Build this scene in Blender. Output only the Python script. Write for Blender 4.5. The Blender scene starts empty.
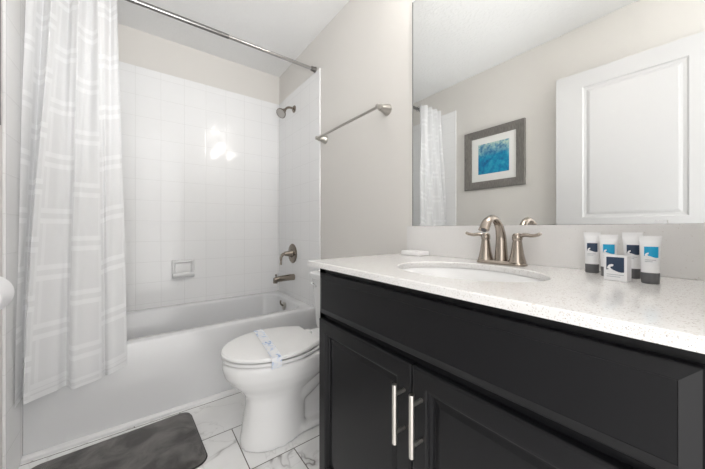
import bpy, bmesh, math, random
from mathutils import Vector, Matrix
random.seed(7)
S = bpy.context.scene
COL = S.collection
PI = math.pi

# ------------------------------------------------------------------ camera
FPX, YAW, Y0, CAMD, CAMH = 282.47, 0.6416, 228.4, 1.0528, 1.0
cd = bpy.data.cameras.new('camera'); cam = bpy.data.objects.new('camera', cd); COL.objects.link(cam)
cd.sensor_fit = 'HORIZONTAL'; cd.sensor_width = 36.0; cd.lens = 36.0 * FPX / 705.0
cd.shift_y = -(234.5 - Y0) / 705.0
cd.clip_start = 0.01
cam.location = (-CAMD, 0, CAMH); cam.rotation_euler = (PI / 2, 0, -YAW)
S.camera = cam

# ------------------------------------------------------------------ world, exposure
W = bpy.data.worlds.new('world'); S.world = W; W.use_nodes = True
bg = W.node_tree.nodes['Background']
bg.inputs[0].default_value = (1.0, 0.985, 0.97, 1); bg.inputs[1].default_value = 1.32
VS = S.view_settings
VS.view_transform = 'Standard'; VS.look = 'None'; VS.gamma = 1.0; VS.use_curve_mapping = False
VS.exposure = 1.15
SHADE_EMIT = 11.5
UPLIGHT = 0.8
# the photographer's flash, bounced off the ceiling ahead of the camera
fl = bpy.data.lights.new('bounce_flash', 'SPOT'); fl.energy = 44.0; fl.spot_size = math.radians(66); fl.spot_blend = 1.0; fl.shadow_soft_size = .25
fo = bpy.data.objects.new('bounce_flash', fl); COL.objects.link(fo); fo.location = (-.90, -.25, 1.0)
fo.rotation_euler = (Vector((-.72, 1.95, 2.44)) - Vector(fo.location)).to_track_quat('-Z', 'Y').to_euler()
# the room is open behind the viewpoint: soft light of the hall comes from the world

# ------------------------------------------------------------------ materials
def mat(name, color=(.8, .8, .8), rough=.5, metal=0.0, spec=.5, coat=0.0, emit=None, estr=0.0):
    m = bpy.data.materials.new(name); m.use_nodes = True
    b = m.node_tree.nodes['Principled BSDF']
    b.inputs['Base Color'].default_value = (*color, 1)
    b.inputs['Roughness'].default_value = rough
    b.inputs['Metallic'].default_value = metal
    b.inputs['Specular IOR Level'].default_value = spec
    b.inputs['Coat Weight'].default_value = coat
    if coat: b.inputs['Coat Roughness'].default_value = .05
    if emit:
        b.inputs['Emission Color'].default_value = (*emit, 1); b.inputs['Emission Strength'].default_value = estr
    return m

class NG:
    def __init__(s, m): s.t = m.node_tree; s.b = s.t.nodes['Principled BSDF']
    def n(s, typ, **kw):
        x = s.t.nodes.new(typ)
        for k, v in kw.items(): setattr(x, k, v)
        return x
    def l(s, a, b): s.t.links.new(a, b)
    def setin(s, sock, v):
        if hasattr(v, 'links') or hasattr(v, 'is_linked'): s.l(v, sock)
        else: sock.default_value = v
    def math(s, op, a, b=0.0, c=None):
        x = s.n('ShaderNodeMath', operation=op); s.setin(x.inputs[0], a); s.setin(x.inputs[1], b)
        if c is not None: s.setin(x.inputs[2], c)
        return x.outputs[0]
    def pos(s):
        g = s.n('ShaderNodeNewGeometry'); return g.outputs['Position']
    def obj(s):
        return s.n('ShaderNodeTexCoord').outputs['Object']
    def sep(s, v):
        x = s.n('ShaderNodeSeparateXYZ'); s.l(v, x.inputs[0]); return x.outputs
    def comb(s, x, y, z):
        q = s.n('ShaderNodeCombineXYZ'); s.setin(q.inputs[0], x); s.setin(q.inputs[1], y); s.setin(q.inputs[2], z); return q.outputs[0]
    def noise(s, v, scale, detail=3, rough=.5, dist=0.0):
        x = s.n('ShaderNodeTexNoise'); s.l(v, x.inputs['Vector'])
        x.inputs['Scale'].default_value = scale; x.inputs['Detail'].default_value = detail
        x.inputs['Roughness'].default_value = rough; x.inputs['Distortion'].default_value = dist
        return x.outputs
    def ramp(s, f, stops, interp='LINEAR'):
        x = s.n('ShaderNodeValToRGB'); s.l(f, x.inputs[0]); e = x.color_ramp; e.interpolation = interp
        while len(e.elements) < len(stops): e.elements.new(.5)
        for el, (p, c) in zip(e.elements, stops): el.position = p; el.color = (*c, 1) if len(c) == 3 else c
        return x.outputs[0]
    def mix(s, f, a, b):
        x = s.n('ShaderNodeMix', data_type='RGBA'); s.setin(x.inputs[0], f)
        for i, v in ((6, a), (7, b)):
            if isinstance(v, tuple): x.inputs[i].default_value = (*v, 1)
            else: s.l(v, x.inputs[i])
        return x.outputs[2]
    def bump(s, h, strength=.2, dist=.002):
        x = s.n('ShaderNodeBump'); s.l(h, x.inputs['Height'])
        x.inputs['Strength'].default_value = strength; x.inputs['Distance'].default_value = dist
        s.l(x.outputs[0], s.b.inputs['Normal'])
    def col(s, c): s.l(c, s.b.inputs['Base Color'])

M = {}
# painted drywall with a faint orange-peel texture
M['paint'] = mat('greige_paint', (.72, .70, .67), .75, spec=.25)
g = NG(M['paint']); nz = g.noise(g.pos(), 150, 2)[0]; g.bump(nz, .25, .002)
M['ceil'] = mat('ceiling_paint', (.82, .82, .815), .85, spec=.2)
g = NG(M['ceil']); nz = g.noise(g.pos(), 45, 3, .55)[0]; g.bump(g.ramp(nz, [(.48, (0, 0, 0)), (.6, (1, 1, 1))]), .35, .003)
M['trimw'] = mat('white_trim_paint', (.80, .80, .80), .4)

def tile_mat(name, axis, off):
    m = mat(name, (.86, .862, .865), .08, spec=.5)
    g = NG(m); p = g.sep(g.pos())
    u = p[axis]
    def edge(v, o, per):
        f = g.math('FRACT', g.math('DIVIDE', g.math('SUBTRACT', v, o), per))
        return g.math('MULTIPLY', g.math('MINIMUM', f, g.math('SUBTRACT', 1.0, f)), per)   # metres to the nearest joint
    du = edge(u, off, .1525); dz = edge(p[2], 1.511 - .152 * 12, .152)
    d = g.math('MINIMUM', du, dz)
    mr = g.n('ShaderNodeMapRange'); mr.interpolation_type = 'SMOOTHSTEP'; g.l(d, mr.inputs[0]); mr.inputs[1].default_value = .0004; mr.inputs[2].default_value = .0018
    g.col(g.mix(mr.outputs[0], (.745, .745, .745), (.86, .862, .865)))
    mr2 = g.n('ShaderNodeMapRange'); mr2.interpolation_type = 'SMOOTHSTEP'; g.l(d, mr2.inputs[0]); mr2.inputs[1].default_value = .0; mr2.inputs[2].default_value = .005
    nz = g.noise(g.pos(), 7, 2)[0]
    g.bump(g.math('ADD', mr2.outputs[0], g.math('MULTIPLY', nz, .8)), .2, .0015)
    return m
M['tile_back'] = tile_mat('glazed_wall_tile_back', 0, -.936 - .1525 * 10)
M['tile_side'] = tile_mat('glazed_wall_tile_side', 1, 2.565 - .1525 * 20)
M['glaze'] = mat('white_glaze_edge', (.86, .86, .865), .12)
M['ceramic'] = mat('white_ceramic', (.80, .80, .80), .08, coat=.3)
M['tub'] = mat('white_tub_enamel', (.71, .715, .725), .14, coat=.2)
M['seatp'] = mat('white_seat_plastic', (.78, .78, .78), .2)
M['chrome'] = mat('polished_chrome', (.80, .80, .80), .08, 1.0)
M['rodm'] = mat('brushed_steel_rod', (.50, .49, .48), .22, 1.0)
M['nickel'] = mat('brushed_nickel', (.40, .348, .30), .24, 1.0)
M['darknick'] = mat('satin_nickel_shower', (.27, .235, .20), .24, 1.0)
M['barnick'] = mat('satin_nickel_bar', (.50, .48, .45), .30, 1.0)
M['pull'] = mat('stainless_pull', (.66, .63, .59), .32, 1.0)
M['black'] = mat('black_lacquer', (.0060, .0060, .0072), .36, spec=.28)
g = NG(M['black']); nz = g.noise(g.pos(), 300, 2)[0]; g.bump(nz, .05, .001)
M['mirror'] = mat('silvered_glass', (.83, .84, .835), .0, 1.0)
M['mirror_edge'] = mat('mirror_glass_edge', (.16, .17, .165), .15)
M['doorw'] = mat('white_door_paint', (.62, .62, .625), .35)
M['frame'] = mat('pewter_frame', (.16, .148, .135), .42, .35)
g = NG(M['frame']); o = g.sep(g.obj()); nz = g.noise(g.comb(g.math('MULTIPLY', o[0], 60), g.math('MULTIPLY', o[1], 60), g.math('MULTIPLY', o[2], 8)), 3, 3)[0]
g.col(g.ramp(nz, [(.3, (.16, .15, .138)), (.7, (.26, .245, .228))]))
M['mat_board'] = mat('white_mat_board', (.82, .82, .80), .8)
M['art'] = mat('teal_wash_print', (.0, .3, .4), .5)
g = NG(M['art']); o = g.sep(g.obj())
n1 = g.noise(g.obj(), 7, 5, .6, 1.2)[0]; n2 = g.noise(g.obj(), 26, 4, .65)[0]
base = g.ramp(g.math('ADD', g.math('MULTIPLY', n2, .55), g.math('MULTIPLY', n1, .5)), [(.32, (.002, .04, .13)), (.44, (.0, .14, .33)), (.56, (.0, .27, .46)), (.76, (.06, .46, .58))])
topm = g.math('MULTIPLY', g.ramp(g.math('ADD', o[2], g.math('MULTIPLY', n1, .16)), [(.10, (0, 0, 0)), (.19, (1, 1, 1))]), g.ramp(n2, [(.40, (.15, .15, .15)), (.60, (1, 1, 1))]))
g.col(g.mix(topm, base, (.50, .66, .58)))
M['quartz'] = mat('white_speckled_quartz', (.8, .8, .8), .12)
g = NG(M['quartz'])
def speck(scale, thr, seedo):
    v = g.n('ShaderNodeTexVoronoi'); v.inputs['Scale'].default_value = scale
    a = g.n('ShaderNodeVectorMath', operation='ADD'); g.l(g.pos(), a.inputs[0]); a.inputs[1].default_value = (seedo, seedo * .7, 1.3)
    g.l(a.outputs[0], v.inputs['Vector'])
    wn = g.sep(v.outputs['Color'])[0]
    r = g.math('MULTIPLY', g.math('LESS_THAN', v.outputs['Distance'], .34), g.math('GREATER_THAN', wn, thr))
    return r
c1 = g.mix(speck(230, .88, 3.1), (.76, .75, .74), (.50, .46, .43))
c1 = g.mix(speck(330, .70, 5.7), c1, (.62, .59, .565))
c1 = g.mix(speck(170, .88, 9.2), c1, (.64, .60, .565))
c1 = g.mix(speck(420, .90, 1.7), c1, (.42, .39, .37))
g.col(c1)
# floor: 300 x 610 mm marble-look tile, third-bond
M['floor'] = mat('marble_floor_tile', (.8, .8, .8), .2)
g = NG(M['floor']); p = g.sep(g.pos())
row = g.math('FLOOR', g.math('DIVIDE', g.math('SUBTRACT', p[1], 1.19), .30))
fy = g.math('FRACT', g.math('DIVIDE', g.math('SUBTRACT', p[1], 1.19), .30))
ux = g.math('DIVIDE', g.math('SUBTRACT', p[0], g.math('SUBTRACT', -.692, g.math('MULTIPLY', row, .195))), .61)
colm = g.math('FLOOR', ux); fx = g.math('FRACT', ux)
ex = g.math('MULTIPLY', g.math('MINIMUM', fx, g.math('SUBTRACT', 1.0, fx)), .61)
ey = g.math('MULTIPLY', g.math('MINIMUM', fy, g.math('SUBTRACT', 1.0, fy)), .30)
dd = g.math('MINIMUM', ex, ey)
gm = g.math('GREATER_THAN', dd, .0021)
vec = g.comb(g.math('ADD', p[0], g.math('MULTIPLY', colm, 3.7)), g.math('ADD', p[1], g.math('MULTIPLY', row, 5.3)), g.math('MULTIPLY', g.math('ADD', row, colm), 2.1))
def vein(scale, dist, w, seed):
    a = g.n('ShaderNodeVectorMath', operation='ADD'); g.l(vec, a.inputs[0]); a.inputs[1].default_value = (seed, seed * 1.7, seed * .3)
    n = g.noise(a.outputs[0], scale, 4, .5, dist)[0]
    d = g.math('ABSOLUTE', g.math('SUBTRACT', n, .5))
    return g.ramp(d, [(0, (1, 1, 1)), (w, (.25, .25, .25)), (w * 3.5, (0, 0, 0))])
mask = g.ramp(g.noise(vec, 3.0, 2)[0], [(.42, (0, 0, 0)), (.60, (1, 1, 1))])
v1 = g.math('MULTIPLY', vein(2.2, .9, .008, 2.0), mask)
v2 = g.math('MULTIPLY', vein(4.5, .6, .006, 9.0), .22)
cl = g.ramp(g.noise(vec, 5, 4)[0], [(.3, (.82, .815, .81)), (.65, (.90, .90, .895))])
cm = g.mix(g.math('MINIMUM', g.math('ADD', v1, v2), 1.0), cl, (.27, .26, .25))
g.col(g.mix(gm, (.16, .15, .14), cm))
g.bump(gm, .3, .001)
M['rug'] = mat('charcoal_plush', (.1, .1, .1), .95, spec=.1)
g = NG(M['rug']); n1 = g.noise(g.pos(), 9, 4, .6, .5)[0]; n2 = g.noise(g.pos(), 420, 2)[0]
g.col(g.mix(g.math('MULTIPLY', n2, .5), g.ramp(n1, [(.38, (.050, .047, .045)), (.62, (.19, .18, .173))]), (.10, .096, .092)))
g.bump(n2, .8, .004)
b = g.b; b.inputs['Sheen Weight'].default_value = .3
M['rugedge'] = mat('black_binding', (.03, .03, .03), .9)
M['tubew'] = mat('white_tube_plastic', (.82, .82, .83), .3)
M['capg'] = mat('charcoal_cap', (.11, .11, .115), .4)
M['navy'] = mat('navy_print', (.018, .040, .085), .45)
M['cyan'] = mat('cyan_print', (.0, .34, .60), .45)
M['greyprint'] = mat('grey_print', (.42, .44, .47), .5)
M['carton'] = mat('white_carton', (.82, .82, .83), .45)
M['soapw'] = mat('white_soap_wrap', (.86, .85, .85), .45)
M['paperw'] = mat('soft_white_paper', (.86, .86, .88), .9)
M['card'] = mat('grey_card_core', (.45, .40, .34), .9)
M['drain'] = M['nickel']
M['band'] = mat('printed_paper_band', (.8, .84, .9), .7)
g = NG(M['band']); v = g.n('ShaderNodeTexVoronoi'); g.l(g.obj(), v.inputs['Vector']); v.inputs['Scale'].default_value = 85
g.col(g.ramp(g.sep(v.outputs['Color'])[1], [(.0, (.80, .81, .83)), (.50, (.74, .77, .83)), (.78, (.58, .66, .80)), (.94, (.36, .47, .68))], 'CONSTANT'))
M['shade'] = mat('frosted_lit_shade', (.9, .9, .9), .5, emit=(1.0, .965, .92), estr=SHADE_EMIT)
# sheer curtain, woven window-pane pattern in cloth coordinates (UV in metres)
m = bpy.data.materials.new('sheer_white_curtain'); m.use_nodes = True; M['curtain'] = m
g = NG(m); uv = g.sep(g.n('ShaderNodeUVMap').outputs[0])
def bandp(v, per, o, wid):
    f = g.math('FRACT', g.math('DIVIDE', g.math('SUBTRACT', v, o), per))
    return g.math('LESS_THAN', f, wid / per)
pu, pv = .17, .245
colk = g.math('FLOOR', g.math('DIVIDE', uv[0], pu))
vo = g.math('ADD', uv[1], g.math('MULTIPLY', g.math('MODULO', colk, 2.0), .5 * pv))
h1 = bandp(vo, pv, .0, .022); h2 = bandp(vo, pv, .045, .022)
hgap = bandp(vo, pv, .0, .067)
v1 = bandp(uv[0], pu, .0, .012); v2 = bandp(uv[0], pu, .145, .012)
vv = g.math('MULTIPLY', g.math('MAXIMUM', v1, v2), g.math('SUBTRACT', 1.0, hgap))
pat = g.math('MAXIMUM', g.math('MAXIMUM', h1, h2), g.math('MULTIPLY', vv, .6))
hem = g.math('MULTIPLY', bandp(uv[1], 9.0, .028, .014), 1.0); hem = g.math('MAXIMUM', hem, bandp(uv[1], 9.0, .0, .012)); pat = g.math('MAXIMUM', pat, hem)
tr = g.n('ShaderNodeBsdfTransparent'); df = g.n('ShaderNodeBsdfDiffuse'); tl = g.n('ShaderNodeBsdfTranslucent')
df.inputs[0].default_value = (.93, .935, .945, 1); tl.inputs[0].default_value = (.93, .935, .945, 1)
mx = g.n('ShaderNodeMixShader'); mx.inputs[0].default_value = .28; g.l(df.outputs[0], mx.inputs[1]); g.l(tl.outputs[0], mx.inputs[2])
mo = g.n('ShaderNodeMixShader'); g.l(tr.outputs[0], mo.inputs[1]); g.l(mx.outputs[0], mo.inputs[2])
g.l(g.math('ADD', .80, g.math('MULTIPLY', pat, .085)), mo.inputs[0])
g.l(mo.outputs[0], m.node_tree.nodes['Material Output'].inputs['Surface'])

# ------------------------------------------------------------------ mesh helpers (world coordinates)
class MB:
    def __init__(s): s.bm = bmesh.new()
    def box(s, lo, hi, bev=0.0, seg=2):
        t = bmesh.new(); bmesh.ops.create_cube(t, size=1)
        lo, hi = Vector(lo), Vector(hi)
        for v in t.verts: v.co = Vector(((v.co[i] + .5) * (hi[i] - lo[i]) + lo[i] for i in range(3)))
        if bev: bmesh.ops.bevel(t, geom=t.edges[:], offset=bev, segments=seg, profile=.5, affect='EDGES')
        s.add(t); return s
    def add(s, t, mtx=None):
        if mtx is not None: bmesh.ops.transform(t, matrix=mtx, verts=t.verts)
        me = bpy.data.meshes.new('tmp'); t.to_mesh(me); t.free(); s.bm.from_mesh(me); bpy.data.meshes.remove(me)
    def loft(s, rings, cap0=True, cap1=True, close=True):
        vs = [[s.bm.verts.new(p) for p in r] for r in rings]; n = len(vs[0])
        for a, b_ in zip(vs, vs[1:]):
            for i in range(n if close else n - 1):
                j = (i + 1) % n
                try: s.bm.faces.new((a[i], a[j], b_[j], b_[i]))
                except ValueError: pass
        if cap0: s.bm.faces.new(vs[0][::-1])
        if cap1: s.bm.faces.new(vs[-1])
        return vs
    def lathe(s, prof, org, axis=(0, 0, 1), n=32, cap0=True, cap1=True):
        ax = Vector(axis).normalized(); a = ax.orthogonal().normalized(); c = ax.cross(a); o = Vector(org)
        s.loft([[o + ax * h + (a * math.cos(2 * PI * k / n) + c * math.sin(2 * PI * k / n)) * max(r, 1e-5) for k in range(n)] for h, r in prof], cap0, cap1)
        return s
    def tube(s, pts, rad, n=16, cap=True, flat=None):
        pts = [Vector(p) for p in pts]; rad = rad if isinstance(rad, (list, tuple)) else [rad] * len(pts)
        rings = []; up = None
        for i, p in enumerate(pts):
            t = (pts[min(i + 1, len(pts) - 1)] - pts[max(i - 1, 0)]).normalized()
            if up is None: up = t.orthogonal().normalized() if flat is None else (Vector(flat) - t * t.dot(Vector(flat))).normalized()
            up = (up - t * up.dot(t)).normalized(); si = t.cross(up)
            r = rad[i]; ra, rb = r if isinstance(r, tuple) else (r, r)
            rings.append([p + up * math.cos(2 * PI * k / n) * ra + si * math.sin(2 * PI * k / n) * rb for k in range(n)])
        s.loft(rings, cap, cap); return s
    def panel(s, org, U, V, N, w, h, loops, back=True):
        """rectangular front with stepped loops (inset, depth)"""
        o, U, V, N = Vector(org), Vector(U), Vector(V), Vector(N)
        rings = [[o + U * i + V * i + N * d, o + U * (w - i) + V * i + N * d, o + U * (w - i) + V * (h - i) + N * d, o + U * i + V * (h - i) + N * d] for i, d in loops]
        s.loft(rings, back, True); return s
    def obj(s, name, m, parent=None, smooth=False, root=None, bevel=0.0, keep=False):
        bmesh.ops.remove_doubles(s.bm, verts=s.bm.verts, dist=1e-6)
        bmesh.ops.recalc_face_normals(s.bm, faces=s.bm.faces)
        org = Vector((0, 0, 0))
        if parent is not None: org = abspos(parent)
        elif root is not None: org = Vector(root)
        bmesh.ops.translate(s.bm, verts=s.bm.verts, vec=-org)
        me = bpy.data.meshes.new(name); s.bm.to_mesh(me); s.bm.free()
        o = bpy.data.objects.new(name, me); COL.objects.link(o); me.materials.append(m)
        if parent is not None: o.parent = parent
        elif root is not None: o.location = root
        if smooth:
            me.polygons.foreach_set('use_smooth', [True] * len(me.polygons))
            if smooth is not True: me.set_sharp_from_angle(angle=math.radians(smooth))
        if bevel:
            b = o.modifiers.new('bevel', 'BEVEL'); b.width = bevel; b.segments = 2; b.limit_method = 'ANGLE'
        return o
def abspos(o):
    v = Vector(o.location); q = o.parent
    while q is not None: v = v + Vector(q.location); q = q.parent
    return v
def spline(pts, k=8):
    pts = [Vector(p) for p in pts]; out = []
    P = [pts[0] * 2 - pts[1]] + pts + [pts[-1] * 2 - pts[-2]]
    for i in range(1, len(P) - 2):
        for j in range(k):
            t = j / k; a, b_, c, d = P[i - 1], P[i], P[i + 1], P[i + 2]
            out.append(.5 * ((2 * b_) + (c - a) * t + (2 * a - 5 * b_ + 4 * c - d) * t * t + (3 * b_ - a - 3 * c + d) * t ** 3))
    out.append(pts[-1]); return out
def lerps(vals, k=8):
    out = []
    for a, b_ in zip(vals, vals[1:]): out += [a + (b_ - a) * j / k for j in range(k)]
    return out + [vals[-1]]
def thing(name, label, cat, loc, group=None):
    o = bpy.data.objects.new(name, None); COL.objects.link(o); o.location = loc; o.empty_display_size = .05
    return tag(o, label, cat, group)
def tag(o, label, cat, group=None):
    o['label'] = label; o['category'] = cat
    if group: o['group'] = group
    return o
def struct(o): o['kind'] = 'structure'; return o

# ------------------------------------------------------------------ the room
XL, YB, YR, HC = -1.472, 2.574, -.06, 2.44
struct(MB().box((XL - .12, YR - .9, -.08), (.12, YB + .12, 0)).obj('floor', M['floor']))
struct(MB().box((XL - .12, YR - .12, HC), (.12, YB + .12, HC + .08)).obj('ceiling', M['ceil']))
struct(MB().box((0, YR - .12, 0), (.12, YB + .12, HC)).obj('wall_right', M['paint']))
struct(MB().box((XL - .12, YR - .12, 0), (XL, YB + .12, HC)).obj('wall_left', M['paint']))
struct(MB().box((XL, YB, 0), (0, YB + .12, HC)).obj('wall_back', M['paint']))
struct(MB().box((-.56, YR - .115, 0), (0, YR, HC)).obj('wall_rear', M['paint']))
# tile surround, 9 mm proud of the paint, with a rounded outer edge
HT, YT = 2.1735, 1.7965
struct(MB().box((XL + .009, YB - .009, .0), (-.009, YB, HT), .002).obj('wall_tile_back', M['tile_back']))
struct(MB().box((-.009, YT + .007, .0), (0, YB, HT), .002).obj('wall_tile_right', M['tile_side']))
struct(MB().box((XL, 1.635, .0), (XL + .009, YB, HT), .002).obj('wall_tile_left', M['tile_side']))
struct(MB().box((-.011, YT, .0), (0, YT + .008, HT), .003).obj('trim_1', M['glaze']))
# base trim along the foot of the tub
q = MB(); q.loft([[(x, 1.8216, 0), (x, 1.801, 0), (x, 1.801, .012), (x, 1.806, .018), (x, 1.8216, .021)] for x in (XL + .001, -.001)])
struct(q.obj('trim_2', M['trimw']))
struct(MB().box((-.014, .93, 0), (0, YT - .001, .085), .004).obj('baseboard_right', M['trimw']))
struct(MB().box((XL, YR, 0), (XL + .014, 1.633, .085), .004).obj('baseboard_left', M['trimw']))

# ------------------------------------------------------------------ bathtub
def rrect(x0, x1, y0, y1, r, z, n=8):
    out = []
    for cx, cy, a0 in ((x1 - r, y1 - r, 0), (x0 + r, y1 - r, 90), (x0 + r, y0 + r, 180), (x1 - r, y0 + r, 270)):
        for k in range(n + 1):
            a = math.radians(a0 + 90 * k / n); out.append((cx + r * math.cos(a), cy + r * math.sin(a), z))
    return out
TX0, TX1, TY0, TY1, TZ = XL + .010, -.010, 1.822, YB - .010, .412
tub = thing('bathtub', 'white alcove bathtub along the tiled back wall', 'bathtub', (-.735, 2.2, 0))
b = MB()
b.loft([rrect(TX0, TX1, TY0 + .012, TY1, .004, TZ - .016), rrect(TX0, TX1, TY0 + .012, TY1, .004, TZ - .006), rrect(TX0 + .002, TX1 - .002, TY0 + .018, TY1 - .002, .006, TZ),
        rrect(TX0 + .07, TX1 - .062, TY0 + .082, TY1 - .055, .11, TZ), rrect(TX0 + .078, TX1 - .070, TY0 + .090, TY1 - .062, .11, TZ - .004),
        rrect(TX0 + .084, TX1 - .076, TY0 + .096, TY1 - .067, .11, TZ - .016),
        rrect(TX0 + .15, TX1 - .105, TY0 + .125, TY1 - .095, .13, .20), rrect(TX0 + .20, TX1 - .125, TY0 + .14, TY1 - .11, .13, .115),
        rrect(TX0 + .25, TX1 - .17, TY0 + .18, TY1 - .15, .12, .085)], False, True)
b.obj('basin', M['tub'], tub, smooth=50)
b = MB(); b.loft([[(x, TY0 + .020, TZ - .010), (x, TY0 + .011, TZ - .014), (x, TY0 + .007, TZ - .030), (x, TY0 + .006, .20), (x, TY0, .001), (x, TY0 + .03, .001), (x, TY0 + .03, TZ - .03)] for x in (TX0, TX1)])
b.obj('apron', M['tub'], tub, smooth=40)
ov = MB().lathe([(0, .034), (.006, .034), (.010, .028), (.011, .0)], (-.096, 2.235, .352), (-1, 0, .16), cap0=True, cap1=False).obj('overflow_plate', M['barnick'], tub, smooth=40)
MB().tube([(-.107, 2.235, .356), (-.124, 2.235, .368), (-.130, 2.235, .385), (-.126, 2.235, .402)], [.0075, .007, .0065, .006]).obj('trip_lever', M['darknick'], ov, smooth=60)
MB().lathe([(0, .03), (.004, .03), (.006, .02), (.0061, 0)], (-.27, 2.2, .086), n=24, cap1=False).obj('drain', M['chrome'], tub, smooth=40)

# ------------------------------------------------------------------ soap dish
sd = thing('soap_dish', 'white ceramic soap dish set in the tiled back wall', 'soap dish', (-.79, YB - .009, .69))
b = MB(); yf = YB - .010
b.panel((-.868, yf, .617), (1, 0, 0), (0, 0, 1), (0, -1, 0), .152, .136, [(0, 0), (0, .012), (.006, .020), (.014, .021), (.020, .014), (.026, .006)])
b.obj('back_plate', M['ceramic'], sd, smooth=35)
b = MB(); x0, x1 = -.864, -.720
b.loft([[(x, yf - .005, .655), (x, yf - .030, .648), (x, yf - .052, .650), (x, yf - .056, .662), (x, yf - .066, .662), (x, yf - .068, .642), (x, yf - .050, .626), (x, yf - .005, .622)] for x in (x0, x0 + .006, x1 - .006, x1)])
b.obj('tray', M['ceramic'], sd, smooth=45, bevel=.003)

# ------------------------------------------------------------------ shower fittings (on the right-hand tiled wall)
xt = -.009
sh = thing('showerhead', 'satin nickel shower head on a bent arm high on the tiled wall', 'shower head', (xt, 2.225, 2.016))
MB().lathe([(0, .030), (.004, .030), (.010, .024), (.014, .012)], (xt, 2.225, 2.016), (-1, 0, 0)).obj('flange', M['darknick'], sh, smooth=40)
arm = spline([(xt, 2.225, 2.016), (-.045, 2.225, 2.020), (-.075, 2.225, 2.010), (-.098, 2.225, 1.985)], 8)
MB().tube(arm, .0095).obj('arm', M['darknick'], sh, smooth=60)
hax = Vector((-.62, -.34, -.66)).normalized(); ho = Vector((-.095, 2.225, 1.988))
MB().lathe([(0, .013), (.012, .017), (.020, .0165), (.026, .014), (.038, .022), (.056, .038), (.064, .041), (.070, .041), (.072, .037)], ho, hax, cap1=False).obj('head_body', M['darknick'], sh, smooth=40)
MB().lathe([(.069, .038), (.071, .036), (.0705, .020), (.073, .018), (.0735, 0)], ho, hax, cap1=False).obj('spray_face', mat('grey_spray_face', (.48, .46, .44), .4, .4), sh, smooth=40)
va = thing('shower_valve', 'round satin nickel shower valve with a drooping lever handle', 'shower valve', (xt, 2.255, .785))
MB().lathe([(0, .082), (.004, .084), (.008, .080), (.012, .066), (.014, .034), (.022, .032)], (xt, 2.255, .785), (-1, 0, 0), 48).obj('escutcheon', M['darknick'], va, smooth=35)
hd = MB().lathe([(.02, .030), (.05, .021), (.072, .019), (.078, .014), (.080, 0)], (xt, 2.255, .785), (-1, 0, 0), cap1=False).obj('handle', M['darknick'], va, smooth=35)
MB().tube(spline([(-.070, 2.255, .785), (-.100, 2.253, .780), (-.116, 2.250, .757), (-.119, 2.248, .72), (-.122, 2.246, .695)], 6), lerps([.014, .013, .010, .009, .010], 6)).obj('lever', M['darknick'], hd, smooth=60)
sp = thing('tub_spout', 'satin nickel tub spout with a diverter knob over the tub', 'tub spout', (xt, 2.235, .585))
MB().lathe([(0, .026), (.005, .026), (.008, .0235)], (xt, 2.235, .585), (-1, 0, 0)).obj('collar', M['darknick'], sp, smooth=40)
MB().tube([(xt - .004, 2.235, .585), (-.05, 2.235, .585), (-.12, 2.235, .583), (-.165, 2.235, .580), (-.182, 2.235, .575)], [.027, .027, .0245, .0225, .020]).tube([(-.172, 2.235, .580), (-.173, 2.235, .550)], [.019, .018]).obj('spout_body', M['darknick'], sp, smooth=50)
MB().lathe([(0, .005), (.018, .005), (.020, .008), (.026, .008), (.028, .005)], (-.168, 2.235, .594), (0, 0, 1), 16).obj('diverter_knob', M['darknick'], sp, smooth=40)

# ------------------------------------------------------------------ shower rod and curtain
YROD, ZROD = 1.863, 2.188
rd = thing('shower_rod', 'metal shower curtain rod spanning the tub below the ceiling', 'curtain rod', (-.735, YROD, ZROD))
MB().tube([(XL + .012, YROD, ZROD), (-.62, YROD, ZROD)], .0135, 24).obj('outer_tube', mat('dark_steel_rod', (.26, .255, .25), .25, 1.0), rd, smooth=60)
MB().tube([(-.63, YROD, ZROD), (-.010, YROD, ZROD)], .0115, 24).obj('inner_tube', M['rodm'], rd, smooth=60)
for x0, sx in ((XL + .0095, 1), (-.0095, -1)):
    MB().lathe([(0, .021), (.004, .021), (.008, .018), (.034, .017), (.037, .014)], (x0, YROD, ZROD), (sx, 0, 0)).obj('end_cap', mat('dark_rod_cap', (.17, .16, .15), .35, .6) if sx == 1 else bpy.data.materials['dark_rod_cap'], rd, smooth=40)

cs, sn = math.cos(YAW), math.sin(YAW)
def ray_xy(px, y):          # where the sight line of a photo column meets depth y
    u = (px - 352.5) / FPX; return -CAMD + y * (sn + u * cs) / (cs - u * sn)
bot = [(127, 1.797), (121, 1.784), (113, 1.768), (108.5, 1.768), (106.5, 1.785), (105, 1.806), (101, 1.795), (90, 1.772), (80, 1.756), (74, 1.748), (70.5, 1.757), (69, 1.785), (66.5, 1.806), (62.5, 1.800), (57, 1.778), (46, 1.756), (34, 1.735), (27, 1.719), (23.5, 1.716), (22.8, 1.735), (24, 1.765), (24, 1.792), (20, 1.785), (15, 1.752), (8, 1.715), (4, 1.702)]
B = [Vector((max(ray_xy(px, y), XL + .016), y, 0)) for px, y in bot]
n = len(B)
T = []
for i in range(n):
    s_ = i / (n - 1); x = -1.150 - s_ * .294
    T.append(Vector((x, YROD - .047 + .029 * math.sin(s_ * 2 * PI * 4.0 - .6), 0)))
Bs, Ts = spline(B, 7), spline(T, 7)
ZT = 2.214
rows = 90; bmc = bmesh.new(); uvl = bmc.loops.layers.uv.new('UVMap')
arc = [0.0]
for a, c in zip(Bs, Bs[1:]): arc.append(arc[-1] + max((c - a).length, .004))
hemz = [.322 - .036 * min(1, (k / (len(Bs) - 1)) / .25) for k in range(len(Bs))]
grid = []
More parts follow.
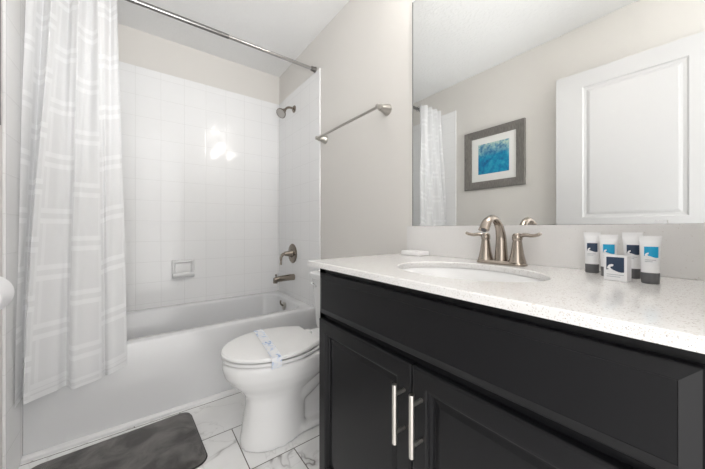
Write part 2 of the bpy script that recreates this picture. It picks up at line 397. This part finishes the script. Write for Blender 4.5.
for r in range(rows + 1):
    v = r / rows; line = []
    f = v ** 1.15
    f = f * f * (3 - 2 * f) * .35 + f * .65
    for k in range(len(Bs)):
        p = Bs[k].lerp(Ts[k], f); z = hemz[k] + (ZT - hemz[k]) * v
        wob = .006 * math.sin(5.1 * z + k * .09) * (1 - v) * v * 4 + .0055 * math.sin(k / (len(Bs) - 1) * 2 * PI * 10.5 + .6 * z) * (.25 + .75 * v)
        p = Vector((max(p.x, XL + .012), p.y + wob, z)); line.append((bmc.verts.new(p), (arc[k], z - hemz[k])))
    grid.append(line)
for r in range(rows):
    for k in range(len(Bs) - 1):
        qd = (grid[r][k], grid[r][k + 1], grid[r + 1][k + 1], grid[r + 1][k])
        f = bmc.faces.new([x[0] for x in qd]); f.smooth = True
        for lp, x in zip(f.loops, qd): lp[uvl].uv = x[1]
co = (-1.3, 1.80, .29)
ct = thing('shower_curtain', 'sheer white shower curtain with woven squares bunched at the left end of the rod', 'shower curtain', co)
bmesh.ops.translate(bmc, verts=bmc.verts, vec=-Vector(co))
me = bpy.data.meshes.new('cloth'); bmc.to_mesh(me); bmc.free(); me.materials.append(M['curtain'])
cloth = bpy.data.objects.new('cloth', me); COL.objects.link(cloth); cloth.parent = ct
for k in range(8):
    x = -1.165 - k * .0405
    q = MB(); R_, r_ = .021, .0028
    q.loft([[(x + r_ * math.cos(2 * PI * j / 8), YROD + (R_ + r_ * math.sin(2 * PI * j / 8)) * math.cos(2 * PI * i / 20), ZROD + (R_ + r_ * math.sin(2 * PI * j / 8)) * math.sin(2 * PI * i / 20)) for j in range(8)] for i in range(21)], False, False)
    q.obj('ring', M['rodm'], ct, smooth=60)

# ------------------------------------------------------------------ towel bar
tb = thing('towel_bar', 'straight satin nickel towel bar on the painted wall above the toilet', 'towel bar', (0, 1.41, 1.632))
MB().tube([(-.068, 1.085, 1.632), (-.068, 1.742, 1.632)], .0075, 16).obj('bar', M['barnick'], tb, smooth=60)
for y in (1.095, 1.730):
    MB().lathe([(0, .030), (.006, .030), (.012, .027), (.030, .0215), (.048, .0165), (.050, .0185), (.055, .0185), (.058, .0140), (.078, .0130), (.082, .008), (.0825, 0)], (-.0002, y, 1.632), (-1, 0, 0), cap1=False).obj('post', M['barnick'], tb, smooth=35)

# ------------------------------------------------------------------ toilet
YC = 1.337
def egg(xf, xb, hw, z, hb=None, n=36):
    xc = xf + (xb - xf) * .56; pts = []; hb = hw * .62 if hb is None else hb
    for k in range(n + 1):                                   # front half, from +y round the tip to -y
        a = PI / 2 + PI * k / n; pts.append((xc + math.cos(a) * (xc - xf), YC + math.sin(a) * hw, z))
    m_ = 12
    for k in range(1, m_ + 1):
        t = k / m_; pts.append((xc + (xb - xc) * t, YC - (hw + (hb - hw) * t * t), z))
    for k in range(m_, 0, -1):
        t = k / m_; pts.append((xc + (xb - xc) * t, YC + (hw + (hb - hw) * t * t), z))
    return pts
to = thing('toilet', 'white two-piece toilet with its lid closed beside the black vanity', 'toilet', (-.45, YC, 0))
b = MB()
b.loft([egg(-.692, -.40, .113, .0), egg(-.692, -.40, .113, .03), egg(-.680, -.40, .107, .10), egg(-.668, -.40, .104, .18), egg(-.668, -.38, .106, .225), egg(-.690, -.33, .122, .258), egg(-.728, -.28, .150, .298), egg(-.758, -.25, .170, .338), egg(-.768, -.245, .178, .375), egg(-.768, -.245, .178, .402), egg(-.761, -.25, .172, .408)])
bx = MB(); bx.bm.free(); bx.bm = b.bm
bx.box((-.44, YC - .098, 0), (-.10, YC + .098, .045), .018)
bx.box((-.36, YC - .175, .345), (-.06, YC + .175, .406), .03)
bx.tube(spline([(-.54, YC, .19), (-.45, YC, .195), (-.37, YC, .235), (-.30, YC, .29), (-.24, YC, .31), (-.18, YC, .25), (-.16, YC, .12), (-.16, YC, .02)], 6), lerps([.08, .085, .088, .088, .085, .075, .065, .065], 6), 20)
bx.box((-.42, YC - .045, .03), (-.16, YC + .045, .25), .02)
bowl = bx.obj('bowl', M['ceramic'], to, smooth=True)
r = bowl.modifiers.new('remesh', 'REMESH'); r.mode = 'VOXEL'; r.voxel_size = .0075; r.use_smooth_shade = True
r = bowl.modifiers.new('smooth', 'SMOOTH'); r.factor = .5; r.iterations = 9
b = MB(); b.loft([egg(-.730, -.345, .150, .4145), egg(-.764, -.324, .181, .4145), egg(-.768, -.322, .184, .4155), egg(-.768, -.322, .184, .4245), egg(-.764, -.324, .181, .4275)])
b.obj('seat', M['seatp'], to, smooth=35)
b = MB(); b.loft([egg(-.730, -.360, .148, .4355, .095), egg(-.768, -.342, .183, .4358, .119), egg(-.772, -.340, .187, .4365, .122), egg(-.772, -.340, .187, .444, .122), egg(-.766, -.343, .182, .4505, .118), egg(-.71, -.36, .145, .4545, .095)])
b.obj('lid', M['seatp'], to, smooth=35)
for dy in (-.07, .07): MB().box((-.336, YC + dy - .022, .402), (-.292, YC + dy + .022, .436), .008).obj('hinge', M['seatp'], to, smooth=40)
b = MB(); b.loft([rrect(-.195, -.018, YC - .195, YC + .195, .035, .392), rrect(-.200, -.018, YC - .200, YC + .200, .035, .42), rrect(-.212, -.016, YC - .228, YC + .228, .035, .698)])
tk = b.obj('tank', M['ceramic'], to, smooth=40, bevel=.004)
b = MB(); b.loft([rrect(-.216, -.012, YC - .232, YC + .232, .03, .699), rrect(-.224, -.010, YC - .240, YC + .240, .035, .703), rrect(-.224, -.010, YC - .240, YC + .240, .035, .726), rrect(-.218, -.014, YC - .234, YC + .234, .035, .732)])
b.obj('tank_lid', M['ceramic'], to, smooth=40)
b = MB().lathe([(0, .012), (.006, .012), (.010, .009), (.014, .006)], (-.208, YC + .195, .665), (-1, 0, 0), 20).tube([(-.220, YC + .197, .665), (-.225, YC + .165, .661), (-.226, YC + .13, .657)], [.006, .0055, .006], 12)
b.obj('flush_lever', M['chrome'], tk, smooth=50)
for dy in (-.078, .078): MB().lathe([(0, .014), (.010, .013), (.016, .008), (.017, 0)], (-.30, YC + dy, .044), (0, 0, 1), 16, cap1=False).obj('bolt_cap', M['seatp'], to, smooth=40)

# paper band round the closed lid
b = MB(); x0 = -.573; hw = .0225; pts = []
def lidhalf(x): xc = -.764 + (.764 - .336) * .56; return .184 * math.sqrt(max(0, 1 - ((xc - x) / (.764 - (-xc if xc > 0 else -xc))) ** 2)) if x < xc else .184
top = .4562; prof = []
for yy, zz in ((-.1880, .4085), (-.1886, .425), (-.1886, .444), (-.1835, .4528), (-.150, top), (-.08, top + .0006), (0, top + .0006), (.08, top + .0006), (.150, top), (.1835, .4528), (.1886, .444), (.1886, .425), (.1880, .4085)):
    prof.append((yy, zz))
def strip(off):
    out = []
    for yy, zz in prof:
        skew = -.020 * (-yy) / .18
        out.append(((x0 + skew, YC + yy * (1 + off / .18), zz + off)))
    return out
A, C = strip(0), strip(.0008)
b.loft([[ (p[0] - hw, p[1], p[2]), (p[0] + hw, p[1], p[2]), (c[0] + hw, c[1], c[2]), (c[0] - hw, c[1], c[2])] for p, c in zip(A, C)])
bd = b.obj('paper_band', M['band'], root=(x0, YC, top), smooth=40); tag(bd, 'blue patterned paper band wrapped across the closed toilet lid', 'paper band')

# ------------------------------------------------------------------ bath mat
def rr2(hx, hy, r, z, n=8): return rrect(-hx, hx, -hy, hy, r, z, n)
bm_ = thing('bath_mat', 'dark grey plush bath mat on the floor along the tub', 'bath mat', (-1.128, 1.535, 0))
bm_.rotation_euler.z = math.radians(3.0)
def local_obj(mb, name, m, parent, **kw):
    o = mb.obj(name, m, None, **kw); o.parent = parent; return o
b = MB(); HX, HY = .296, .213
b.loft([rr2(HX - .004, HY - .004, .045, .003), rr2(HX, HY, .048, .007), rr2(HX - .002, HY - .002, .047, .013), rr2(HX - .012, HY - .012, .04, .0175), rr2(HX - .05, HY - .05, .02, .019)])
local_obj(b, 'pile', M['rug'], bm_, smooth=50)
b = MB(); b.loft([rr2(HX + .003, HY + .003, .05, .0005), rr2(HX + .004, HY + .004, .05, .003), rr2(HX + .002, HY + .002, .049, .006)])
local_obj(b, 'binding', M['rugedge'], bm_, smooth=50)

# ------------------------------------------------------------------ vanity
XF, Y1V, Y0V, ZC, ZCB = -.514, .925, -.045, .8803, .8614
vt = thing('vanity_cabinet', 'black vanity cabinet with two doors under the quartz countertop', 'vanity', (-.27, .43, 0))
b = MB()
b.box((XF + .002, Y0V, .09), (-.002, Y0V + .018, ZCB - .001)).box((XF + .002, Y1V - .018, .0), (-.002, Y1V, ZCB - .001))
b.box((XF + .004, Y0V, .09), (-.004, Y1V, .108)).box((-.018, Y0V, .09), (-.004, Y1V, ZCB - .001))
b.box((XF + .060, Y0V, 0), (XF + .075, Y1V, .09))
b.obj('carcass', M['black'], vt)
b = MB(); fy = Y1V
b.box((XF, Y0V, .09), (XF + .019, Y0V + .045, ZCB - .001)).box((XF, Y1V - .040, .09), (XF + .019, Y1V, ZCB - .001))
b.box((XF, Y0V, .815), (XF + .0189, Y1V, ZCB - .001)).box((XF, Y0V, .655), (XF + .0189, Y1V, .700)).box((XF, Y0V, .09), (XF + .0189, Y1V, .13)).box((XF, .435, .09), (XF + .0189, .485, .66))
b.obj('face_frame', M['black'], vt)
fr = dict(U=(0, -1, 0), V=(0, 0, 1), N=(-1, 0, 0))
b = MB().panel((XF - .0005, .8985, .694), w=.8985 - .018, h=.143, loops=[(0, 0), (0, .0135), (.0015, .015), (.0195, .0215), (.0200, .0215), (.0204, .0208), (.022, .0208)], **fr)
b.obj('drawer_front', M['black'], vt)
dl = [(0, 0), (0, .0165), (.0015, .019), (.006, .0205), (.041, .0205), (.0425, .018), (.047, .0175), (.0485, .0135), (.054, .0110), (.0555, .007), (.060, .007), (.072, .0105), (.073, .0105)]
for ya, yb, hy in ((.8985, .4605, .480), (.4565, .020, .427)):
    b = MB().panel((XF - .0005, ya, .112), w=ya - yb, h=.561, loops=dl, **fr)
    dr = b.obj('door', M['black'], vt)
    xp = XF - .055
    h_ = MB().tube([(xp, hy, .487), (xp, hy, .628)], .0062, 20).obj('handle', M['pull'], dr, smooth=60)
    for z in (.5115, .6035): MB().tube([(XF - .0195, hy, z), (xp + .003, hy, z)], .0045, 14).obj('standoff', M['pull'], h_, smooth=60)

# countertop with an oval cut-out
SX, SY, AX, AY = -.300, .466, .163, .211
XC0, YC1, YC0 = -.5555, .9452, -.055
ct_ = thing('countertop', 'white speckled quartz countertop with an oval sink cut-out', 'countertop', (-.28, .44, ZCB))
angs = sorted(set([2 * PI * k / 96 for k in range(96)] + [math.atan2(y - SY, x - SX) % (2 * PI) for x in (XC0, -.001) for y in (YC0, YC1)]))
def rectpt(a):
    c, s = math.cos(a), math.sin(a); t = 1e9
    if c > 1e-9: t = min(t, (-.001 - SX) / c)
    if c < -1e-9: t = min(t, (XC0 - SX) / c)
    if s > 1e-9: t = min(t, (YC1 - SY) / s)
    if s < -1e-9: t = min(t, (YC0 - SY) / s)
    return SX + c * t, SY + s * t
def ell(a, k=0.0): return SX + (AX + k) * math.cos(a), SY + (AY + k) * math.sin(a)
def inset(p, d): return (min(max(p[0], XC0 + d), -.001), min(max(p[1], YC0), YC1 - d))
R = [rectpt(a) for a in angs]
b = MB()
b.loft([[(*ell(a), ZCB) for a in angs], [(*ell(a), ZC - .003) for a in angs], [(*ell(a, .003), ZC) for a in angs], [(*inset(p, .0025), ZC) for p in R], [(*p, ZC - .0025) for p in R], [(*p, ZCB) for p in R], [(*ell(a), ZCB) for a in angs]], False, False)
b.obj('slab', M['quartz'], ct_, smooth=30)
MB().box((-.020, YC0, ZC), (-.001, YC1 - .003, 1.0105), .0015).obj('backsplash', M['quartz'], ct_)

sk = thing('sink_basin', 'white oval undermount sink basin below the countertop cut-out', 'sink', (SX, SY, .72))
def e2(k, z, n=64): return [(SX + (AX + k) * math.cos(2 * PI * i / n), SY + (AY + k) * math.sin(2 * PI * i / n), z) for i in range(n)]
b = MB(); b.loft([e2(.022, .8610), e2(.004, .8610), e2(.000, .858), e2(-.012, .82), e2(-.035, .775), e2(-.075, .742), e2(-.12, .728), e2(-.142, .726), e2(-.142, .716), e2(-.07, .730), e2(-.02, .772), e2(.006, .82), e2(.022, .850), e2(.022, .8610)], False, False)
b.obj('bowl', M['ceramic'], sk, smooth=50)
MB().lathe([(0, .012), (.0, .024), (.004, .0235), (.005, .018), (.002, .012), (.002, 0)], (SX, SY, .7245), n=32, cap0=False, cap1=False).obj('drain', M['nickel'], sk, smooth=40)

# ------------------------------------------------------------------ faucet
FX, FY = -.085, .4625
fc = thing('faucet', 'brushed nickel two-handle arc faucet behind the sink', 'faucet', (FX, FY, ZC))
b = MB(); zb = ZC + .0005
b.loft([rrect(FX - .027, FX + .027, FY - .079, FY + .079, .022, zb), rrect(FX - .027, FX + .027, FY - .079, FY + .079, .022, zb + .006), rrect(FX - .022, FX + .022, FY - .074, FY + .074, .019, zb + .012)])
b.obj('base_plate', M['nickel'], fc, smooth=35)
arc_ = spline([(FX + .004, FY, zb + .008), (FX + .004, FY, zb + .050), (FX, FY, zb + .098), (FX - .020, FY, zb + .136), (FX - .054, FY, zb + .152), (FX - .088, FY, zb + .141), (FX - .110, FY, zb + .114)], 8)
nA = len(arc_) - 1
def sr(i):
    t = i / nA
    if t < .5: k = t / .5; return (.021 - .0085 * k, .022 - .0105 * k)
    k = (t - .5) / .5; return (.0125 + .005 * k, .0115 - .002 * k)
MB().tube(arc_, [sr(i) for i in range(nA + 1)], 24, flat=(0, 1, 0)).obj('spout', M['nickel'], fc, smooth=60)
MB().lathe([(0, .0085), (.001, .0085), (.0012, 0)], arc_[-1] + Vector((-.0003, 0, -.0005)), (arc_[-1] - arc_[-2]), 20, cap1=False).obj('aerator', M['capg'], fc, smooth=40)
for sy in (1, -1):
    hy = FY + sy * .052
    h_ = MB().lathe([(0, .0255), (.004, .0255), (.008, .0235), (.030, .0185), (.055, .0150), (.070, .0130), (.072, .0145), (.080, .0150), (.088, .0140), (.093, .0095), (.0945, 0)], (FX, hy, zb + .010), (0, 0, 1), 28, cap1=False).obj('handle', M['nickel'], fc, smooth=35)
    pts = spline([(FX, hy + sy * .004, zb + .092), (FX - .002, hy + sy * .022, zb + .0985), (FX - .004, hy + sy * .042, zb + .0965), (FX - .006, hy + sy * .058, zb + .0985), (FX - .007, hy + sy * .069, zb + .1035)], 6)
    n_ = len(pts)
    MB().tube(pts, [(.0068 - .002 * i / n_, .0062 + .0055 * math.sin(PI * min(1, i / n_ * .98) ** 1.3)) for i in range(n_)], 14, flat=(0, 0, 1)).obj('lever', M['nickel'], h_, smooth=60)

# ------------------------------------------------------------------ things on the counter
b = MB().box((-.105, .795, ZC + .0005), (-.036, .900, ZC + .0195), .004, 3)
so = b.obj('soap_bar', M['soapw'], root=(-.07, .85, ZC), smooth=40); tag(so, 'white wrapped soap bar at the far left end of the countertop', 'soap')

def crest(mb, s, y):        # breaking-wave mark, in a square of side s centred on (0, y-plane, 0)
    pts = [(-.46, -.34), (-.40, -.10), (-.26, .10), (-.02, .18), (.16, .10), (.06, .06), (.16, -.02), (.02, -.03), (.04, -.12), (-.10, -.10), (-.16, -.22), (-.10, -.36), (.10, -.42), (-.20, -.46)]
    vs = [mb.bm.verts.new((p[0] * s, y, p[1] * s)) for p in pts]; ws = [mb.bm.verts.new((p[0] * s, y + .0003, p[1] * s)) for p in pts]
    f = mb.bm.faces.new(vs); mb.bm.faces.new(ws[::-1])
    for i in range(len(pts)):
        j = (i + 1) % len(pts); mb.bm.faces.new((vs[i], vs[j], ws[j], ws[i]))
def square(mb, s, yfun, wave=True):
    n = 12; top = [(-.5 + i / n, .5) for i in range(n + 1)]
    low = [(-.5 + i / n, -.5 + .09 * math.sin(i / n * PI * 1.6 + .5) * (1 if wave else 0)) for i in range(n + 1)]
    rings = []
    for (xa, za), (xb, zb_) in zip(top, low):
        y = yfun(xa * s); rings.append([(xa * s, y, za * s), (xb * s, y, zb_ * s), (xb * s, y + .0004, zb_ * s), (xa * s, y + .0004, za * s)])
    mb.loft(rings)
def move(mb, dz): bmesh.ops.translate(mb.bm, verts=mb.bm.verts, vec=(0, 0, dz)); return mb
# tube: local frame, front faces -y, stands on its cap
def make_tube(ink, label, loc, rz, h=.108):
    root = thing('toiletry_tube', label, 'toiletry tube', loc, 'small toiletry tubes by the backsplash'); root.rotation_euler.z = rz
    n = 28; rw = .0148
    def sec(z, t):          # round at the cap, flattened at the crimp
        a, c = rw + .0030 * t, rw * (1 - t) * .90 + .0016
        return [(a * math.cos(2 * PI * k / n), c * math.sin(2 * PI * k / n), z) for k in range(n)]
    body = MB(); body.loft([sec(.024, .0), sec(.034, 0.0), sec(.060, .12), sec(.080, .45), sec(h - .012, .88), sec(h - .010, 1), sec(h, 1)])
    bo = local_obj(body, 'tube_body', M['tubew'], root, smooth=40)
    local_obj(MB().lathe([(0, .0136), (.001, .0144), (.0225, .0150), (.0238, .0140)], (0, 0, .0004), n=n), 'cap', M['capg'], root, smooth=35)
    sq = MB(); s = .0215; zc = .0695
    def yfl(x): return -.0130 * math.sqrt(max(.05, 1 - (x / .0172) ** 2)) - .0010
    square(sq, s, yfl); move(sq, zc)
    lo = local_obj(sq, 'printed_square', M[ink], root)
    cr = MB(); crest(cr, s * .60, -.0144); bmesh.ops.translate(cr.bm, verts=cr.bm.verts, vec=(-.0042, .0008, zc - .0042)); local_obj(cr, 'wave_mark', M['tubew'], lo)
    tx = MB()
    for k, wd in enumerate((.017, .012)): tx.box((-.0100, -.0142, zc - .0185 - k * .0036), (-.0100 + wd, -.0125, zc - .0172 - k * .0036))
    local_obj(tx, 'small_print', M['greyprint'], root)
    return root
FACE = -PI / 2 + math.radians(14)       # turn -y to face the camera side of the counter
make_tube('navy', 'upright white tube with a navy square, leftmost by the backsplash', (-.073, .225, ZC), FACE, .109)
make_tube('cyan', 'upright white tube with a bright blue square behind the left side of the small carton', (-.116, .183, ZC), FACE, .104)
make_tube('navy', 'upright white tube with a navy square behind the right side of the small carton', (-.104, .142, ZC), FACE, .110)
make_tube('cyan', 'upright white tube with a bright blue square, rightmost on the counter', (-.163, .105, ZC), FACE, .103)
cb = thing('soap_carton', 'small white carton with a navy square in front of the tubes', 'carton', (-.175, .156, ZC)); cb.rotation_euler.z = math.radians(-97)
local_obj(MB().box((-.0205, -.013, .0004), (.0205, .013, .0575), .0008), 'box', M['carton'], cb)
sq = MB(); square(sq, .031, lambda x: -.0136); move(sq, .0385); lo = local_obj(sq, 'printed_square', M['navy'], cb)
cr = MB(); crest(cr, .020, -.0142); bmesh.ops.translate(cr.bm, verts=cr.bm.verts, vec=(-.005, 0, .0345)); local_obj(cr, 'wave_mark', M['carton'], lo)
tx = MB()
for k, wd in enumerate((.030, .024)): tx.box((-.015, -.0136, .0135 - k * .0045), (-.015 + wd, -.0129, .0148 - k * .0045))
local_obj(tx, 'small_print', M['greyprint'], cb)

# ------------------------------------------------------------------ mirror
mi = thing('wall_mirror', 'large frameless wall mirror above the backsplash', 'mirror', (0, .45, 1.012))
MB().box((-.0062, -.05, 1.0118), (-.0056, .914, 2.095)).obj('glass', M['mirror'], mi)
MB().box((-.0055, -.0502, 1.0116), (-.0005, .9195, 2.0955)).obj('backing', M['mirror_edge'], mi)
for y, z, s_ in ((.870, 1.0116, 1), (.104, 1.0116, 1), (.905, 2.0955, -1), (.10, 2.0955, -1)):
    MB().box((-.0095, y - .011, min(z - .001 * s_, z + .009 * s_)), (-.0063, y + .011, max(z - .001 * s_, z + .009 * s_)), .001).obj('clip', M['chrome'] if s_ == 1 else M['tubew'], mi)

# ------------------------------------------------------------------ vanity light over the mirror (above the frame of the photo)
vl = thing('vanity_light', 'three-shade vanity light bar on the wall over the mirror', 'light fixture', (0, .46, 2.24))
MB().box((-.025, .16, 2.122), (-.0005, .76, 2.182), .006).obj('back_plate', M['nickel'], vl, smooth=40)
for y in (.23, .46, .69):
    MB().tube(spline([(-.02, y, 2.150), (-.06, y, 2.128), (-.10, y, 2.118), (-.12, y, 2.131)], 5), .007, 12).obj('arm', M['nickel'], vl, smooth=60)
    MB().lathe([(0, .020), (.010, .034), (.030, .044), (.060, .050), (.085, .054), (.084, .050), (.060, .046), (.030, .042), (.012, .028), (.006, .0)], (-.12, y, 2.130), n=32, cap1=False).obj('shade', M['shade'], vl, smooth=50)
    ld = bpy.data.lights.new('bulb_light', 'SPOT'); ld.energy = UPLIGHT; ld.spot_size = math.radians(165); ld.spot_blend = .6; ld.shadow_soft_size = .03; ld.color = (1.0, .97, .93)
    lo_ = bpy.data.objects.new('bulb_light', ld); COL.objects.link(lo_); lo_.location = (-.12, y, 2.215); lo_.rotation_euler = (PI, 0, 0)
# ------------------------------------------------------------------ framed print on the left wall
pc = thing('framed_print', 'pewter framed teal abstract print on the left wall, seen in the mirror', 'picture', (XL, 1.267, 1.63))
xw = XL + .0005
PU = dict(U=(0, 1, 0), V=(0, 0, 1), N=(1, 0, 0))
b = MB(); b.loft([[(xw + d, 1.267 + sy * (.268 - i), 1.630 + sz * (.270 - i)) for sy, sz in ((-1, -1), (1, -1), (1, 1), (-1, 1))] for i, d in ((0, 0), (0, .020), (.004, .024), (.064, .017), (.070, .015), (.070, .003))], True, False)
b.obj('frame', M['frame'], pc)
MB().box((xw + .001, 1.267 - .199, 1.630 - .201), (xw + .0055, 1.267 + .199, 1.630 + .201)).obj('mat_board', M['mat_board'], pc)
MB().box((xw + .004, 1.265 - .137, 1.632 - .137), (xw + .0065, 1.265 + .137, 1.632 + .137)).obj('print', M['art'], pc)

# ------------------------------------------------------------------ open door folded back along the left wall
d0 = Vector((-1.445, -.01, 0)); d1 = Vector((-1.398, .762, 0))
dv = (d1 - d0); DW = dv.length; ang = math.atan2(dv.y, dv.x)
dr = bpy.data.objects.new('door_1', None); COL.objects.link(dr); dr.location = d0; dr.rotation_euler.z = ang; struct(dr)
# local: +x along the leaf, -y faces the room
DH, DZ = 2.065, .012
def door_face(mb, ysign):
    N = (0, ysign, 0)
    xs = [0, .150, DW - .150, DW]; zs = [DZ, .23, .86, 1.072, 1.972, DZ + DH]
    y = ysign * .0175
    for i in range(3):
        for j in range(5):
            x0, x1, z0, z1 = xs[i], xs[i + 1], zs[j], zs[j + 1]
            if i == 1 and j in (1, 3):
                lo_ = [(0, 0), (.008, -.007), (.020, -.009), (.024, -.009), (.030, -.006), (.040, -.003), (.042, -.003)]
                rings = [[(x0 + q, y + ysign * d, z0 + q), (x1 - q, y + ysign * d, z0 + q), (x1 - q, y + ysign * d, z1 - q), (x0 + q, y + ysign * d, z1 - q)] for q, d in lo_]
                mb.loft(rings, False, True)
            else:
                mb.bm.faces.new([mb.bm.verts.new(p) for p in ((x0, y, z0), (x1, y, z0), (x1, y, z1), (x0, y, z1))])
b = MB(); door_face(b, -1); door_face(b, 1)
yA = .0175
for p in (((0, -yA, DZ), (0, yA, DZ), (0, yA, DZ + DH), (0, -yA, DZ + DH)), ((DW, -yA, DZ), (DW, yA, DZ), (DW, yA, DZ + DH), (DW, -yA, DZ + DH)),
          ((0, -yA, DZ), (DW, -yA, DZ), (DW, yA, DZ), (0, yA, DZ)), ((0, -yA, DZ + DH), (DW, -yA, DZ + DH), (DW, yA, DZ + DH), (0, yA, DZ + DH))):
    b.bm.faces.new([b.bm.verts.new(q) for q in p])
o = local_obj(b, 'leaf', M['doorw'], dr); o['kind'] = 'structure'
b = MB().lathe([(0, .032), (.006, .032), (.010, .026), (.012, .011), (.040, .010), (.048, .014)], (DW - .065, -.0176, .93), (0, -1, 0), 24)
b.tube([(DW - .065, -.055, .93), (DW - .11, -.058, .93), (DW - .17, -.055, .93)], [.010, .008, .008], 14)
o = local_obj(b, 'door_handle', M['nickel'], dr, smooth=40)

# ------------------------------------------------------------------ paper roll on the left wall
tr_ = thing('paper_roll', 'white paper roll on a holder at the left wall, at the photo edge', 'paper roll', (-1.392, 1.16, .80))
b = MB(); YA, YB_ = 1.105, 1.205; ox, oz = -1.392, .822
b.lathe([(0, .020), (0, .050), (.003, .054), (.097, .054), (.100, .050), (.100, .020), (0, .020)], (ox, YA, oz), (0, 1, 0), 40, False, False)
b.obj('sheet_roll', M['paperw'], tr_, smooth=40)
b = MB().lathe([(.001, .0195), (.099, .0195)], (ox, YA, oz), (0, 1, 0), 24, False, False); b.obj('core', M['card'], tr_, smooth=40)
b = MB().tube([(ox, YA - .012, oz), (ox, YB_ + .012, oz)], .008, 14).tube([(ox, YA - .012, oz), (ox - .02, YA - .016, oz), (XL + .006, YA - .016, oz)], .008, 12).tube([(ox, YB_ + .012, oz), (ox - .02, YB_ + .016, oz), (XL + .006, YB_ + .016, oz)], .008, 12)
b.lathe([(0, .02), (.006, .02), (.008, .015)], (XL + .0005, YA - .016, oz), (1, 0, 0), 20).lathe([(0, .02), (.006, .02), (.008, .015)], (XL + .0005, YB_ + .016, oz), (1, 0, 0), 20)
b.obj('holder', M['barnick'], tr_, smooth=50)
